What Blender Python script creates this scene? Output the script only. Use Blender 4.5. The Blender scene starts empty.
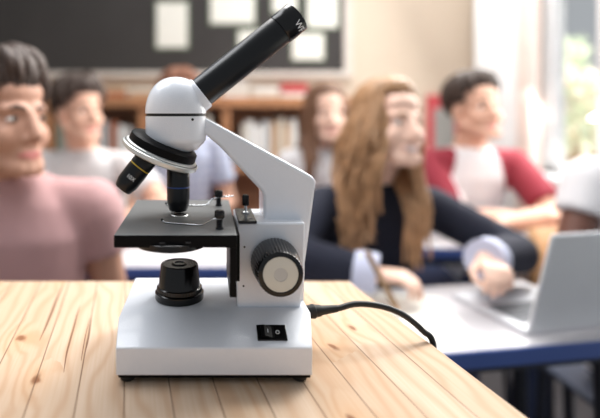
import bpy, bmesh, math, random
from mathutils import Vector, Matrix
random.seed(7)
R = math.radians
SC = bpy.context.scene
COL = SC.collection
V = Vector
F, PX, PY, H = 500.0, 205.0, 112.0, 0.24      # focal length in px, principal point, eye height over the table
FLOOR = -0.93

def at(x, y, Y):
    return V(((x-PX)/F*Y, Y, H-(y-PY)/F*Y))

# ------------------------------------------------------------------ materials
class NT:
    def __init__(s, name):
        s.m = bpy.data.materials.new(name); s.m.use_nodes = True
        s.t = s.m.node_tree; s.b = s.t.nodes['Principled BSDF']
    def n(s, typ, **kw):
        nd = s.t.nodes.new(typ)
        for k, v in kw.items(): setattr(nd, k, v)
        return nd
    def l(s, a, b): s.t.links.new(a, b)
    def math(s, op, a, b=None, c=None):
        nd = s.n('ShaderNodeMath', operation=op)
        for i, v in enumerate((a, b, c)):
            if v is None: continue
            if isinstance(v, (int, float)): nd.inputs[i].default_value = v
            else: s.l(v, nd.inputs[i])
        return nd.outputs[0]
    def mix(s, f, a, b, mode='MIX'):
        nd = s.n('ShaderNodeMix', data_type='RGBA', blend_type=mode)
        for sock, v in ((nd.inputs[0], f), (nd.inputs[6], a), (nd.inputs[7], b)):
            if isinstance(v, (int, float)): sock.default_value = v
            elif isinstance(v, (tuple, list)): sock.default_value = (*v[:3], 1)
            else: s.l(v, sock)
        return nd.outputs[2]

def srgb(r, g, b):
    def f(c):
        c /= 255.0
        return c/12.92 if c <= .04045 else ((c+.055)/1.055)**2.4
    return (f(r), f(g), f(b))

def mat(name, rgb, rough=.5, metal=0., noise=.06, scale=20., bump=0., bscale=200., coat=0., spec=None, sheen=0.):
    k = NT(name); c = srgb(*rgb)
    tc = k.n('ShaderNodeTexCoord')
    nz = k.n('ShaderNodeTexNoise'); nz.inputs['Scale'].default_value = scale; nz.inputs['Detail'].default_value = 3
    k.l(tc.outputs['Object'], nz.inputs['Vector'])
    lo = tuple(x*(1-noise*2) for x in c); hi = tuple(min(1, x*(1+noise*2)) for x in c)
    k.l(k.mix(nz.outputs['Fac'], lo, hi), k.b.inputs['Base Color'])
    k.b.inputs['Roughness'].default_value = rough; k.b.inputs['Metallic'].default_value = metal
    k.b.inputs['Coat Weight'].default_value = coat
    if spec is not None: k.b.inputs['Specular IOR Level'].default_value = spec
    if sheen: k.b.inputs['Sheen Weight'].default_value = sheen
    if bump:
        n2 = k.n('ShaderNodeTexNoise'); n2.inputs['Scale'].default_value = bscale
        k.l(tc.outputs['Object'], n2.inputs['Vector'])
        bp = k.n('ShaderNodeBump'); bp.inputs['Strength'].default_value = bump; bp.inputs['Distance'].default_value = .002
        k.l(n2.outputs['Fac'], bp.inputs['Height']); k.l(bp.outputs['Normal'], k.b.inputs['Normal'])
    return k.m

def wood_planks(name, w, cracks=()):
    k = NT(name)
    tc = k.n('ShaderNodeTexCoord'); sp = k.n('ShaderNodeSeparateXYZ'); k.l(tc.outputs['Object'], sp.inputs[0])
    x, y = sp.outputs[0], sp.outputs[1]
    u = k.math('DIVIDE', x, w)
    idx = k.math('FLOOR', u); fr = k.math('FRACT', u)
    wn = k.n('ShaderNodeTexWhiteNoise', noise_dimensions='1D'); k.l(idx, wn.inputs['W']); rnd = wn.outputs['Value']
    wn2 = k.n('ShaderNodeTexWhiteNoise', noise_dimensions='1D'); k.l(k.math('ADD', idx, 37.3), wn2.inputs['W']); rnd2 = wn2.outputs['Value']
    # slow sideways drift of the grain, then fine rings along the board
    cd = k.n('ShaderNodeCombineXYZ'); k.l(k.math('MULTIPLY', x, 9.), cd.inputs[0]); k.l(k.math('MULTIPLY', y, 3.2), cd.inputs[1]); k.l(k.math('MULTIPLY', rnd, 40.), cd.inputs[2])
    dn = k.n('ShaderNodeTexNoise'); k.l(cd.outputs[0], dn.inputs['Vector']); dn.inputs['Scale'].default_value = 1.6; dn.inputs['Detail'].default_value = 1.5
    # knots
    ck = k.n('ShaderNodeCombineXYZ'); k.l(k.math('MULTIPLY', x, 14.), ck.inputs[0]); k.l(k.math('MULTIPLY', y, 7.), ck.inputs[1])
    vo = k.n('ShaderNodeTexVoronoi', voronoi_dimensions='2D'); kd = k.n('ShaderNodeTexNoise'); kd.inputs['Scale'].default_value = 2.2; kd.inputs['Detail'].default_value = 4; k.l(ck.outputs[0], kd.inputs['Vector'])
    va = k.n('ShaderNodeVectorMath', operation='MULTIPLY_ADD'); k.l(kd.outputs['Color'], va.inputs[0]); va.inputs[1].default_value = (.34, .34, 0); k.l(ck.outputs[0], va.inputs[2])
    k.l(va.outputs[0], vo.inputs['Vector']); vo.inputs['Scale'].default_value = 1.0
    sc = k.n('ShaderNodeSeparateColor'); k.l(vo.outputs['Color'], sc.inputs[0])
    gate = k.math('GREATER_THAN', sc.outputs[0], .52)
    kn = k.math('MULTIPLY', gate, k.math('SUBTRACT', 1.0, k.math('SMOOTH_MIN', k.math('DIVIDE', vo.outputs['Distance'], .075), 1.0, .2)))
    kn = k.math('MAXIMUM', kn, 0.)
    halo = k.math('MULTIPLY', gate, k.math('MAXIMUM', k.math('SUBTRACT', 1.0, k.math('DIVIDE', vo.outputs['Distance'], .34)), 0.))
    ph = k.math('ADD', k.math('MULTIPLY', dn.outputs['Fac'], 11.), k.math('MULTIPLY', halo, 3.2))
    ph = k.math('ADD', ph, k.math('MULTIPLY', x, 130.))
    ph = k.math('ADD', ph, k.math('MULTIPLY', rnd2, 20.))
    ring = k.math('ADD', k.math('MULTIPLY', k.math('SINE', k.math('MULTIPLY', ph, 2.6)), .5), .5)
    ring = k.math('POWER', ring, 2.0)
    cf = k.n('ShaderNodeCombineXYZ'); k.l(k.math('MULTIPLY', x, 420.), cf.inputs[0]); k.l(k.math('MULTIPLY', y, 9.), cf.inputs[1]); k.l(rnd, cf.inputs[2])
    fn = k.n('ShaderNodeTexNoise'); k.l(cf.outputs[0], fn.inputs['Vector']); fn.inputs['Scale'].default_value = 1.; fn.inputs['Detail'].default_value = 3
    base = k.mix(rnd, srgb(204, 181, 159), srgb(189, 162, 136))
    c1 = k.mix(k.math('MULTIPLY', ring, .42), base, srgb(174, 132, 96))
    c2 = k.mix(k.math('MULTIPLY', k.math('SUBTRACT', fn.outputs['Fac'], .3), .7), c1, srgb(180, 142, 106))
    c2 = k.mix(k.math('MULTIPLY', halo, .30), c2, srgb(205, 150, 96))
    c3 = k.mix(k.math('MINIMUM', k.math('MULTIPLY', kn, 1.5), .85), c2, srgb(120, 70, 38))
    d = k.math('MULTIPLY', k.math('MINIMUM', fr, k.math('SUBTRACT', 1., fr)), w)
    # some seams are wide and dark, others tight
    seam = k.math('SUBTRACT', 1.0, k.math('MINIMUM', k.math('DIVIDE', d, .0009), 1.))
    c4 = k.mix(k.math('MULTIPLY', seam, .9), c3, srgb(92, 62, 40))
    # two drying cracks in the boards
    wob = k.math('MULTIPLY', k.math('SUBTRACT', dn.outputs['Fac'], .5), .02)
    for xc, ya, yb in cracks:
        dd = k.math('ABSOLUTE', k.math('ADD', k.math('SUBTRACT', x, xc), wob))
        tt_ = k.math('MULTIPLY', k.math('SUBTRACT', y, ya), k.math('SUBTRACT', yb, y))
        wd = k.math('ADD', k.math('MULTIPLY', k.math('MAXIMUM', tt_, 0.), .20), .0003)
        cm = k.math('MULTIPLY', k.math('SUBTRACT', 1., k.math('MINIMUM', k.math('DIVIDE', dd, wd), 1.)), k.math('GREATER_THAN', tt_, 0.))
        c4 = k.mix(k.math('MINIMUM', k.math('MULTIPLY', cm, 1.5), .9), c4, srgb(110, 70, 44))
    k.l(c4, k.b.inputs['Base Color'])
    k.b.inputs['Roughness'].default_value = .68; k.b.inputs['Specular IOR Level'].default_value = .22
    bp = k.n('ShaderNodeBump'); bp.inputs['Strength'].default_value = .35; bp.inputs['Distance'].default_value = .001
    k.l(k.math('SUBTRACT', k.math('MULTIPLY', fn.outputs['Fac'], .2), seam), bp.inputs['Height']); k.l(bp.outputs['Normal'], k.b.inputs['Normal'])
    return k.m

def striped(name, a, b, scale):
    k = NT(name); tc = k.n('ShaderNodeTexCoord'); sp = k.n('ShaderNodeSeparateXYZ'); k.l(tc.outputs['Object'], sp.inputs[0])
    sx = k.math('GREATER_THAN', k.math('SINE', k.math('MULTIPLY', sp.outputs[0], scale)), .1)
    sz = k.math('GREATER_THAN', k.math('SINE', k.math('MULTIPLY', sp.outputs[2], scale)), .1)
    k.l(k.mix(k.math('MULTIPLY', k.math('ADD', sx, sz), .5), srgb(*a), srgb(*b)), k.b.inputs['Base Color'])
    k.b.inputs['Roughness'].default_value = .85
    return k.m

M = {}
M['enamel'] = mat('white_enamel', (236, 239, 246), .22, noise=.008, scale=300, bump=.12, bscale=900, coat=.25)
M['enamel_seam'] = mat('dark_seam', (22, 22, 24), .5)
M['black'] = mat('black_paint', (9, 9, 11), .42, noise=.1, bump=.08, bscale=1500, spec=.1)
M['black_gloss'] = mat('black_gloss', (8, 8, 10), .2, noise=.05, spec=.4)
M['tube_black'] = mat('black_anodised', (8, 10, 15), .30, noise=.05, spec=.38)
M['stage_top_sheen'] = mat('stage_painted_sheen', (98, 99, 99), .38, noise=.1, bump=.15, bscale=1800)  # black stage top coloured grey to imitate the light it reflects
M['rubber'] = mat('black_rubber', (14, 14, 14), .6)
M['chrome'] = mat('bright_metal', (215, 217, 220), .16, 1., noise=.02)
M['gunmetal'] = mat('dark_metal', (70, 71, 74), .3, .8, noise=.05)
M['satin'] = mat('satin_aluminium', (216, 218, 216), .38, .75, noise=.03)
M['face'] = mat('knob_face', (208, 209, 202), .45, .15, noise=.02)
M['face2'] = mat('knob_face_centre', (190, 192, 192), .4, .2, noise=.02)
M['blue_line'] = mat('blue_band', (40, 70, 135), .4)
M['yellow_line'] = mat('yellow_band', (205, 175, 50), .4)
M['ink_white'] = mat('white_lettering', (238, 240, 244), .5)
M['glass'] = mat('lens_glass', (8, 10, 18), .05, coat=1.)
M['cable'] = mat('black_cable', (15, 15, 16), .42)
M['planks'] = wood_planks('pine_planks', .0392, [(-.1645, .15, .33), (-.1355, .08, .24), (-.120, .10, .20)])
M['plank_side'] = mat('pine_plain', (214, 180, 138), .55, noise=.08, scale=30)

# ------------------------------------------------------------------ mesh helpers
def link(name, bm, mats, parent=None, smooth=40, bevel=0., bseg=2, sub=0):
    me = bpy.data.meshes.new(name)
    bmesh.ops.recalc_face_normals(bm, faces=bm.faces)
    bm.to_mesh(me); bm.free()
    o = bpy.data.objects.new(name, me); COL.objects.link(o)
    for m in (mats if isinstance(mats, (list, tuple)) else [mats]): me.materials.append(m)
    if smooth is not None:
        me.polygons.foreach_set('use_smooth', [True]*len(me.polygons))
        if hasattr(me, 'set_sharp_from_angle'): me.set_sharp_from_angle(angle=R(smooth))
    if parent: o.parent = parent
    if bevel:
        b = o.modifiers.new('bevel', 'BEVEL'); b.width = bevel; b.segments = bseg; b.limit_method = 'ANGLE'; b.angle_limit = R(28)
        b.harden_normals = False
    if sub:
        s = o.modifiers.new('sub', 'SUBSURF'); s.levels = s.render_levels = sub
    return o

def empty(name, loc, label, cat, group=None, rz=0.):
    o = bpy.data.objects.new(name, None); COL.objects.link(o); o.location = loc; o.rotation_euler = (0, 0, rz)
    o.empty_display_size = .05
    return tag(o, label, cat, group)

def tag(o, label, cat, group=None):
    o['label'] = label; o['category'] = cat
    if group: o['group'] = group
    return o

def struct(o): o['kind'] = 'structure'; return o

def box(bm, x0, x1, y0, y1, z0, z1, mi=0, mx=None):
    vs = [bm.verts.new(V(p) if mx is None else mx @ V(p)) for p in
          ((x0,y0,z0),(x1,y0,z0),(x1,y1,z0),(x0,y1,z0),(x0,y0,z1),(x1,y0,z1),(x1,y1,z1),(x0,y1,z1))]
    for f in ((0,3,2,1),(4,5,6,7),(0,1,5,4),(1,2,6,5),(2,3,7,6),(3,0,4,7)):
        bm.faces.new([vs[i] for i in f]).material_index = mi
    return vs

def prism(bm, poly, y0, y1, mi=0):
    """polygon of (x,z) extruded along Y"""
    a = [bm.verts.new((p[0], y0, p[1])) for p in poly]; b = [bm.verts.new((p[0], y1, p[1])) for p in poly]
    n = len(poly)
    for i in range(n): bm.faces.new((a[i], a[(i+1) % n], b[(i+1) % n], b[i])).material_index = mi
    bm.faces.new(a).material_index = mi; bm.faces.new(b[::-1]).material_index = mi

def frame_of(axis):
    a = V(axis).normalized()
    t = V((0, -1, 0)) if abs(a.y) < .9 else V((1, 0, 0))
    u = t.cross(a).normalized(); w = a.cross(u).normalized()
    return u, w, a

def lathe(bm, prof, org, axis=(0, 0, 1), seg=48, mi=None, teeth=None, sy=1.):
    """prof: list of (r, h). mi: material per band. teeth: {ring index: (count, depth)}"""
    u, w, a = frame_of(axis); org = V(org); rings = []
    for k, (r, h) in enumerate(prof):
        c = org + a*h
        if r < 1e-6: rings.append([bm.verts.new(c)]); continue
        ring = []
        for i in range(seg):
            th = 2*math.pi*i/seg; rr = r
            if teeth and k in teeth: rr = r - (teeth[k] if i % 2 else 0)
            ring.append(bm.verts.new(c + u*(rr*math.cos(th)) + w*(rr*sy*math.sin(th))))
        rings.append(ring)
    for k in range(len(rings)-1):
        A, B = rings[k], rings[k+1]
        for i in range(seg):
            j = (i+1) % seg
            if len(A) == 1 and len(B) == 1: continue
            if len(A) == 1: f = bm.faces.new((A[0], B[j], B[i]))
            elif len(B) == 1: f = bm.faces.new((A[i], A[j], B[0]))
            else: f = bm.faces.new((A[i], A[j], B[j], B[i]))
            if mi: f.material_index = mi[k]
    for ring in (rings[0], rings[-1]):
        if len(ring) > 1:
            f = bm.faces.new(ring)
            if mi: f.material_index = mi[0] if ring is rings[0] else mi[-1]

def spline(pts, n):
    pts = [V(p) for p in pts]; out = []
    P = [pts[0]*2-pts[1]] + pts + [pts[-1]*2-pts[-2]]
    for i in range(1, len(P)-2):
        for k in range(n):
            t = k/n; a, b, c, d = P[i-1], P[i], P[i+1], P[i+2]
            out.append(.5*((2*b)+(c-a)*t+(2*a-5*b+4*c-d)*t*t+(3*b-a-3*c+d)*t**3))
    out.append(pts[-1]); return out

def tube(bm, pts, rad, seg=12, mi=0, flat=1.):
    pts = [V(p) for p in pts]; n = len(pts)
    rads = rad if isinstance(rad, (list, tuple)) else [rad]*n
    prev = None; rings = []
    for i, p in enumerate(pts):
        d = (pts[min(i+1, n-1)]-pts[max(i-1, 0)]).normalized()
        if prev is None:
            t = V((0, 0, 1)) if abs(d.z) < .9 else V((1, 0, 0)); u = d.cross(t).normalized()
        else: u = (prev - d*prev.dot(d)).normalized()
        prev = u; w = d.cross(u)
        rings.append([bm.verts.new(p + u*rads[i]*math.cos(2*math.pi*k/seg) + w*rads[i]*flat*math.sin(2*math.pi*k/seg)) for k in range(seg)])
    for a, b in zip(rings, rings[1:]):
        for k in range(seg): bm.faces.new((a[k], a[(k+1) % seg], b[(k+1) % seg], b[k])).material_index = mi
    bm.faces.new(rings[0][::-1]).material_index = mi; bm.faces.new(rings[-1]).material_index = mi

def ell(bm, c, r, mx=None, u=16, v=10):
    m = Matrix.Translation(V(c)) @ Matrix.Diagonal((*(r if isinstance(r, (tuple, list)) else (r, r, r)), 1))
    if mx is not None: m = mx @ m
    rows = [[bm.verts.new(m @ V((math.sin(math.pi*i/v)*math.cos(2*math.pi*j/u), math.sin(math.pi*i/v)*math.sin(2*math.pi*j/u), math.cos(math.pi*i/v)))) for j in range(u)] for i in range(1, v)]
    t, b = bm.verts.new(m @ V((0, 0, 1))), bm.verts.new(m @ V((0, 0, -1)))
    for j in range(u):
        k = (j+1) % u
        bm.faces.new((t, rows[0][j], rows[0][k])); bm.faces.new((b, rows[-1][k], rows[-1][j]))
        for A, B in zip(rows, rows[1:]): bm.faces.new((A[j], B[j], B[k], A[k]))

def cap(bm, p0, p1, r0, r1, mx=None, seg=14):
    """tapered capsule; closed shells that overlap, for voxel union"""
    p0, p1 = V(p0), V(p1)
    if mx is not None: p0, p1 = mx @ p0, mx @ p1
    ell(bm, p0, r0, None, seg, 8); ell(bm, p1, r1, None, seg, 8)
    tube(bm, [p0, p1], [r0, r1], seg)

def text_mesh(body, size, extrude=.0002):
    cu = bpy.data.curves.new('lettering', 'FONT'); cu.body = body; cu.size = size; cu.extrude = extrude
    cu.align_x = 'CENTER'; cu.align_y = 'CENTER'
    o = bpy.data.objects.new('lettering', cu); COL.objects.link(o)
    dg = bpy.context.evaluated_depsgraph_get(); me = bpy.data.meshes.new_from_object(o.evaluated_get(dg))
    bm = bmesh.new(); bm.from_mesh(me)
    bpy.data.objects.remove(o); bpy.data.curves.remove(cu); bpy.data.meshes.remove(me)
    return bm

# ------------------------------------------------------------------ microscope
AX, AY = -.0270, .510                      # optical axis
mo = V((0, .505, 0))
micro = empty('microscope', mo, 'white enamel monocular microscope with black stage and slanted black eyepiece tube on the pine table', 'microscope')
def part(name, bm, mats, parent=micro, **kw):
    bmesh.ops.translate(bm, verts=bm.verts, vec=-mo)
    return link(name, bm, mats, parent, **kw)

# base: cross-sections along X (bottom front, front top, ridge, top back, bottom back)
def base_section(x, dz, s=1.):
    f = lambda a: a
    return [(.440, .0080), (.440, .0322), (.473, .0500-dz), (.505, .0503-dz*.6), (.572, .0503), (.572, .0080)], x
bm = bmesh.new(); secs = []
for k, (xf, xr, xb, dz) in enumerate([(-.0785, -.0822, -.0795, .0050), (-.060, -.062, -.060, .0026), (-.035, -.036, -.035, .0008), (-.008, -.008, -.008, 0.), (.03, .03, .03, 0.), (.065, .066, .066, 0.), (.0944, .1000, .0985, 0.)]):
    prof, _ = base_section(0, dz); xs = (xf, xf, xr, xr*.6+xb*.4, xb, xb)
    secs.append([bm.verts.new((xs[i], p[0], p[1])) for i, p in enumerate(prof)])
for a, b in zip(secs, secs[1:]):
    for i in range(6): bm.faces.new((a[i], b[i], b[(i+1) % 6], a[(i+1) % 6]))
bm.faces.new(secs[0]); bm.faces.new(secs[-1][::-1])
base = part('base', bm, M['enamel'], smooth=30, bevel=.0010, bseg=2)
bm = bmesh.new(); box(bm, -.0765, .0930, .4415, .570, .0054, .0084)
part('base_plate', bm, M['black'])
for x, y in ((-.0695, .449), (.0850, .449), (-.0695, .562), (.0850, .562)):
    bm = bmesh.new(); lathe(bm, [(.0046, .0003), (.0064, .0016), (.0070, .0058)], (x, y, 0), seg=24); part('foot', bm, M['rubber'])

# lamp housing
bm = bmesh.new()
lathe(bm, [(.0244, .0500), (.0248, .0510), (.0248, .0568), (.0240, .0576), (.0226, .0580), (.0232, .0582), (.0232, .0620), (.0216, .0628), (.0212, .0640), (.0190, .0842), (.0184, .0852),
           (.0176, .0853), (.0172, .0846), (.0080, .0846), (.0078, .0853), (.0062, .0856), (.0055, .0848), (0, .0848)], (AX+.0008, AY+.002, 0), seg=96, teeth={5: .0006, 6: .0006})
part('lamp_housing', bm, M['black_gloss'], smooth=35)

# column box
bm = bmesh.new()
yf, yb = .486, .556
front = [(.0310, .0495), (.0930, .0495), (.0962, .075), (.0975, .1325), (.0310, .1325)]
prism(bm, front, yf, yb)
col = part('column', bm, M['enamel'], bevel=.0022, bseg=3)
for x, y in ((244.5, 247), (243.5, 286)):
    p = at(x, y, yf); bm = bmesh.new(); lathe(bm, [(.0011, -.0006), (.0009, .0004), (0, .0002)], p, (0, -1, 0), 16); part('screw', bm, M['enamel_seam'], col and micro)

# arm
def pp(x, y, Y=.503): q = at(x, y, Y); return (q.x, q.z)
arm_poly = [pp(200, 115), pp(206.5, 118.5), pp(311, 175.5), pp(315, 178.6), pp(316.4, 183), pp(315, 191), pp(308.5, 240), pp(305.3, 264), pp(304, 309),
            pp(264, 309), pp(263.6, 217), pp(263.4, 196), pp(261.5, 191.5), pp(220, 147), pp(206.5, 135.5), pp(198, 130)]
bm = bmesh.new(); prism(bm, arm_poly, .503, .545)
part('arm', bm, M['enamel'], bevel=.0032, bseg=3)

# head: lower drum, dark seam, dome
ha = (AX-.0028, AY, 0)
bm = bmesh.new()
prof = [(.010, .1985), (.0215, .2015), (.0285, .2085), (.0303, .2108), (.0308, .2140), (.0308, .2358)]
prof += [(.0300, .2361), (.0300, .2384), (.0311, .2386)]
for k in range(1, 19):
    t = k/18*math.pi/2
    prof.append((.0311*max(0, math.cos(t))**.86 if k < 18 else 0, .2390+.0367*math.sin(t)**1.0))
n = len(prof)-1
lathe(bm, prof, ha, seg=72, mi=[1 if k in (5, 6, 7) else 0 for k in range(n)])
head = part('head', bm, [M['enamel'], M['enamel_seam']], smooth=50)
p = at(192.5, 119.5, .4835)
bm = bmesh.new(); lathe(bm, [(.0013, -.002), (.0013, .0004), (0, .0002)], p + V((0, .001, 0)), (.3, -1, 0), 16); part('set_screw', bm, M['enamel_seam'])

# eyepiece tube
ta = V((.782, 0, .623)).normalized()
t0 = at(184, 106.5, AY); tend = at(297.3, 16.3, AY); L = (tend-t0).length
mouth = .0232
bm = bmesh.new()
lathe(bm, [(.0178, .005), (.0178, mouth-.0015), (.0166, mouth), (.010, mouth)], t0, ta, 64)
part('tube_mouth', bm, M['enamel'], head)
bm = bmesh.new()
lathe(bm, [(.0150, .006), (.0156, mouth-.001), (.0156, L-.0235), (.0153, L-.0228), (.012, L-.0225)], t0, ta, 64)
tubeo = part('eyepiece_tube', bm, M['tube_black'])
bm = bmesh.new()
lathe(bm, [(.0120, L-.0232), (.0160, L-.0226), (.0164, L-.0218), (.0164, L-.0008), (.0158, L), (.0128, L), (.0118, L-.003), (.0085, L-.004)], t0, ta, 64)
eyep = part('eyepiece', bm, M['black_gloss'])
bm = bmesh.new(); lathe(bm, [(.0118, L-.0034), (.008, L-.0022), (.004, L-.0016), (0, L-.0014)], t0, ta, 40); part('lens', bm, M['glass'], eyep)
# lettering round the eyepiece
n1 = V((ta.z, 0, -ta.x)); n2 = V((0, -1, 0)); ce = tend - ta*.0078
bm = text_mesh('WF', .0092)
for v in bm.verts:
    th = R(38) + v.co.x/.0164; rr = .01650 + v.co.z*.5
    v.co = ce + ta*v.co.y + (n2*math.cos(th) + n1*math.sin(th))*rr
part('lettering', bm, M['ink_white'], eyep, smooth=None)

# revolving nosepiece
na = V((.385, -.100, .917)).normalized()
nc = at(160, 154.5, AY-.004)
bm = bmesh.new()
lathe(bm, [(.028, -.0035), (.0375, -.0028), (.0402, -.0012), (.0404, .0022), (.0392, .0032), (.0380, .0034), (.0378, .0048), (.0366, .0056), (.030, .0058)], nc, na, 96,
      mi=[0, 0, 0, 0, 1, 0, 0, 0])
nose = part('nosepiece', bm, [M['satin'], M['enamel_seam']])
bm = bmesh.new()
lathe(bm, [(.020, .0050), (.0350, .0052), (.0356, .0060), (.0352, .0128), (.0335, .0142), (.018, .0155), (.012, .022)], nc, na, 96)
part('turret_disc', bm, M['black'], nose)

# objectives
def objective(top, axis, r, L, band, bands, label, txt=None, facing=None):
    bm = bmesh.new()
    b0 = band*L
    prof = [(r*.96, -.006), (r*.96, 0.0), (r, .0006), (r, b0-.0006), (r*.97, b0-.0004), (r*.97, b0+.0006), (r, b0+.0008), (r*.985, L*.72), (r*.97, L*.80), (r*.80, L*.97), (r*.70, L), (r*.35, L), (r*.3, L-.001), (0, L-.001)]
    lathe(bm, prof, top, axis, 56, mi=[0, 0, 0, 0, 1, 1, 0, 0, 0, 0, 0, 0, 0])
    o = part('objective', bm, [M['tube_black'], bands], nose); o['label'] = label
    if txt:
        a = V(axis).normalized(); up = -a; side = V((0, -1, 0)).cross(up).normalized()*-1
        side = up.cross(V((0, -1, 0))).normalized()
        fr = (V((0, -1, 0)) - a*V((0, -1, 0)).dot(a)).normalized(); right = fr.cross(up).normalized()*-1
        bt = text_mesh(txt, .0056); c = V(top) + a*(L*.60)
        for v in bt.verts:
            th = v.co.x/r; rr = r*1.006 + v.co.z*.4
            v.co = c + up*v.co.y + (fr*math.cos(th) + right*math.sin(th))*rr
        part('magnification_mark', bt, M['ink_white'], o, smooth=None)
    return o
objective(at(178.3, 166, AY), (0, 0, -1), .0117, .0455, .46, M['blue_line'], 'vertical black low-power objective with thin blue ring')
objective(at(146.5, 158.5, .497), (-.615, -.06, -.785), .0113, .0385, .27, M['yellow_line'], 'tilted black objective with thin yellow ring', '10X')

# stage
def stz(Y): return .1342 + (Y-.43)*(.1388-.1342)/(.575-.43)
bm = bmesh.new()
vs = []
for (x, y) in ((-.0786, .430), (.0276, .430), (.0276, .577), (-.0786, .577)):
    vs.append((bm.verts.new((x, y, stz(y))), bm.verts.new((x, y, stz(y)-.0112))))
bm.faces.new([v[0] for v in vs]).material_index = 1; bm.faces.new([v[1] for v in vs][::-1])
for i in range(4): bm.faces.new((vs[i][1], vs[(i+1) % 4][1], vs[(i+1) % 4][0], vs[i][0]))
stage = part('stage', bm, [M['black'], M['stage_top_sheen']], bevel=.001)
hc = V((AX+.0015, .503, stz(.503)))
bm = bmesh.new(); lathe(bm, [(.0066, .0001), (.0078, .0007), (.0086, .0001)], hc, (0, -.03, 1), 40)
bm2 = bmesh.new()
part('aperture_ring', bm, M['satin'], stage)
lathe(bm2, [(.0066, .0004), (0, .00045)], hc, (0, -.03, 1), 32); part('aperture', bm2, M['enamel_seam'], stage)
# diaphragm wheel under the stage front
bm = bmesh.new(); lathe(bm, [(.020, .1192), (.0318, .1192), (.0332, .1200), (.0332, .1252), (.0322, .1260), (.02, .1260)], (-.0305, .4585, 0), seg=72)
dia = part('diaphragm_wheel', bm, M['black_gloss'])
for x in (162, 188):
    p = at(x, 243.5, .4262); bm = bmesh.new(); box(bm, -.0022, .0022, -.0004, .0004, -.0005, .0005, mx=Matrix.Translation(p+V((0,.0025 if x > 170 else .0012,0)))); part('index_mark', bm, M['gunmetal'], dia)
# rack bracket
bm = bmesh.new(); box(bm, .0214, .0274, .431, .500, .0800, .1330); part('rack_bracket', bm, M['black'], bevel=.0008)
bm = bmesh.new(); box(bm, .0270, .0316, .455, .540, .086, .128); part('rack_slide', bm, M['black'])
# clips
def clip(px, base_y, pts, r=.00075):
    bm = bmesh.new(); b = V((px, base_y, stz(base_y)))
    lathe(bm, [(.0036, 0), (.0036, .0016), (.0026, .0018), (.0026, .0092), (.0032, .0094), (.0032, .0100)] , b, seg=24)
    for k in range(5): lathe(bm, [(.0026, .0022+k*.0014), (.0034, .0028+k*.0014), (.0026, .0034+k*.0014)], b, seg=24)
    st = part('clip_post', bm, M['gunmetal'], stage)
    bm = bmesh.new(); lathe(bm, [(.0038, .0096), (.0046, .0104), (.0046, .0154), (.0036, .0168), (0, .0170)], b, seg=40, teeth={1: .0005, 2: .0005}); part('clip_knob', bm, M['black_gloss'], st)
    bm = bmesh.new(); tube(bm, spline([b+V(p) for p in pts], 6), r, 10)
    w = part('stage_clip', bm, M['chrome'], stage)
    bm = bmesh.new(); ell(bm, b+V(pts[-1]), .0012); part('clip_tip', bm, M['black'], w)
clip(.0131, .450, [(.004, 0, .0095), (0, -.0026, .0096), (-.006, -.001, .0088), (-.012, .004, .0044), (-.018, .008, .0016), (-.034, .014, .0014), (-.050, .0195, .0016), (-.0535, .021, .0036)])
clip(.0150, .545, [(.016, .004, .0098), (.006, .001, .0098), (0, -.0026, .0096), (-.007, 0, .0070), (-.011, -.002, .0030), (-.017, -.004, .0012), (-.036, -.004, .0012), (-.055, -.004, .0013), (-.057, -.004, .0034)])
# height stop plate and screw on top of the column
bm = bmesh.new(); box(bm, .0322, .0502, .4835, .547, .1318, .1346); part('stop_plate', bm, M['black_gloss'], bevel=.0006)
sb = V((.0424, .522, .1346)); bm = bmesh.new()
lathe(bm, [(.0042, 0), (.0042, .0014), (.0024, .0020), (.0016, .0024), (.0016, .0085)], sb, seg=24); ss = part('stop_screw', bm, M['chrome'])
bm = bmesh.new(); lathe(bm, [(.0028, .0078), (.0035, .0084), (.0035, .0180), (.0027, .0192), (0, .0194)], sb, seg=40, teeth={1: .0005, 2: .0005}); part('knob_cap', bm, M['black_gloss'], ss)
# small thumb screw on plate's right
bm = bmesh.new(); lathe(bm, [(.0012, 0), (.0012, .0006), (0, .0008)], V((.0455, .496, .1346)), seg=16); part('plate_screw', bm, M['chrome'])
# coarse focus knob
kc = (.0675, 0, .0950)
bm = bmesh.new()
lathe(bm, [(.012, -.487), (.0225, -.4855), (.0236, -.4835), (.0236, -.4795), (.0211, -.4485), (.0200, -.4460), (.0166, -.4450), (.0158, -.4462)], kc, (0, -1, 0), 88, teeth={2: .0008, 3: .0008, 4: .0008})
# lathe along -Y: heights are measured along the axis, so shift
for v in bm.verts: pass
bmesh.ops.translate(bm, verts=bm.verts, vec=(0, 0, 0))
for v in bm.verts: v.co.y = abs(v.co.y)
kn = part('focus_knob', bm, M['black_gloss'], smooth=25)
bm = bmesh.new(); lathe(bm, [(.0158, .4465), (.0158, .4458), (.0062, .4453), (.0060, .4458), (0, .4458)], kc, (0, 1, 0), 56, mi=[0, 0, 1, 1]); part('knob_face', bm, [M['face'], M['face2']], kn)
bm = bmesh.new(); lathe(bm, [(.022, .5560), (.0236, .560), (.0236, .566), (.0214, .590), (.018, .592)], kc, (0, 1, 0), 88, teeth={1: .0008, 2: .0008, 3: .0008}); part('focus_knob', bm, M['black_gloss'], smooth=25)

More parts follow.
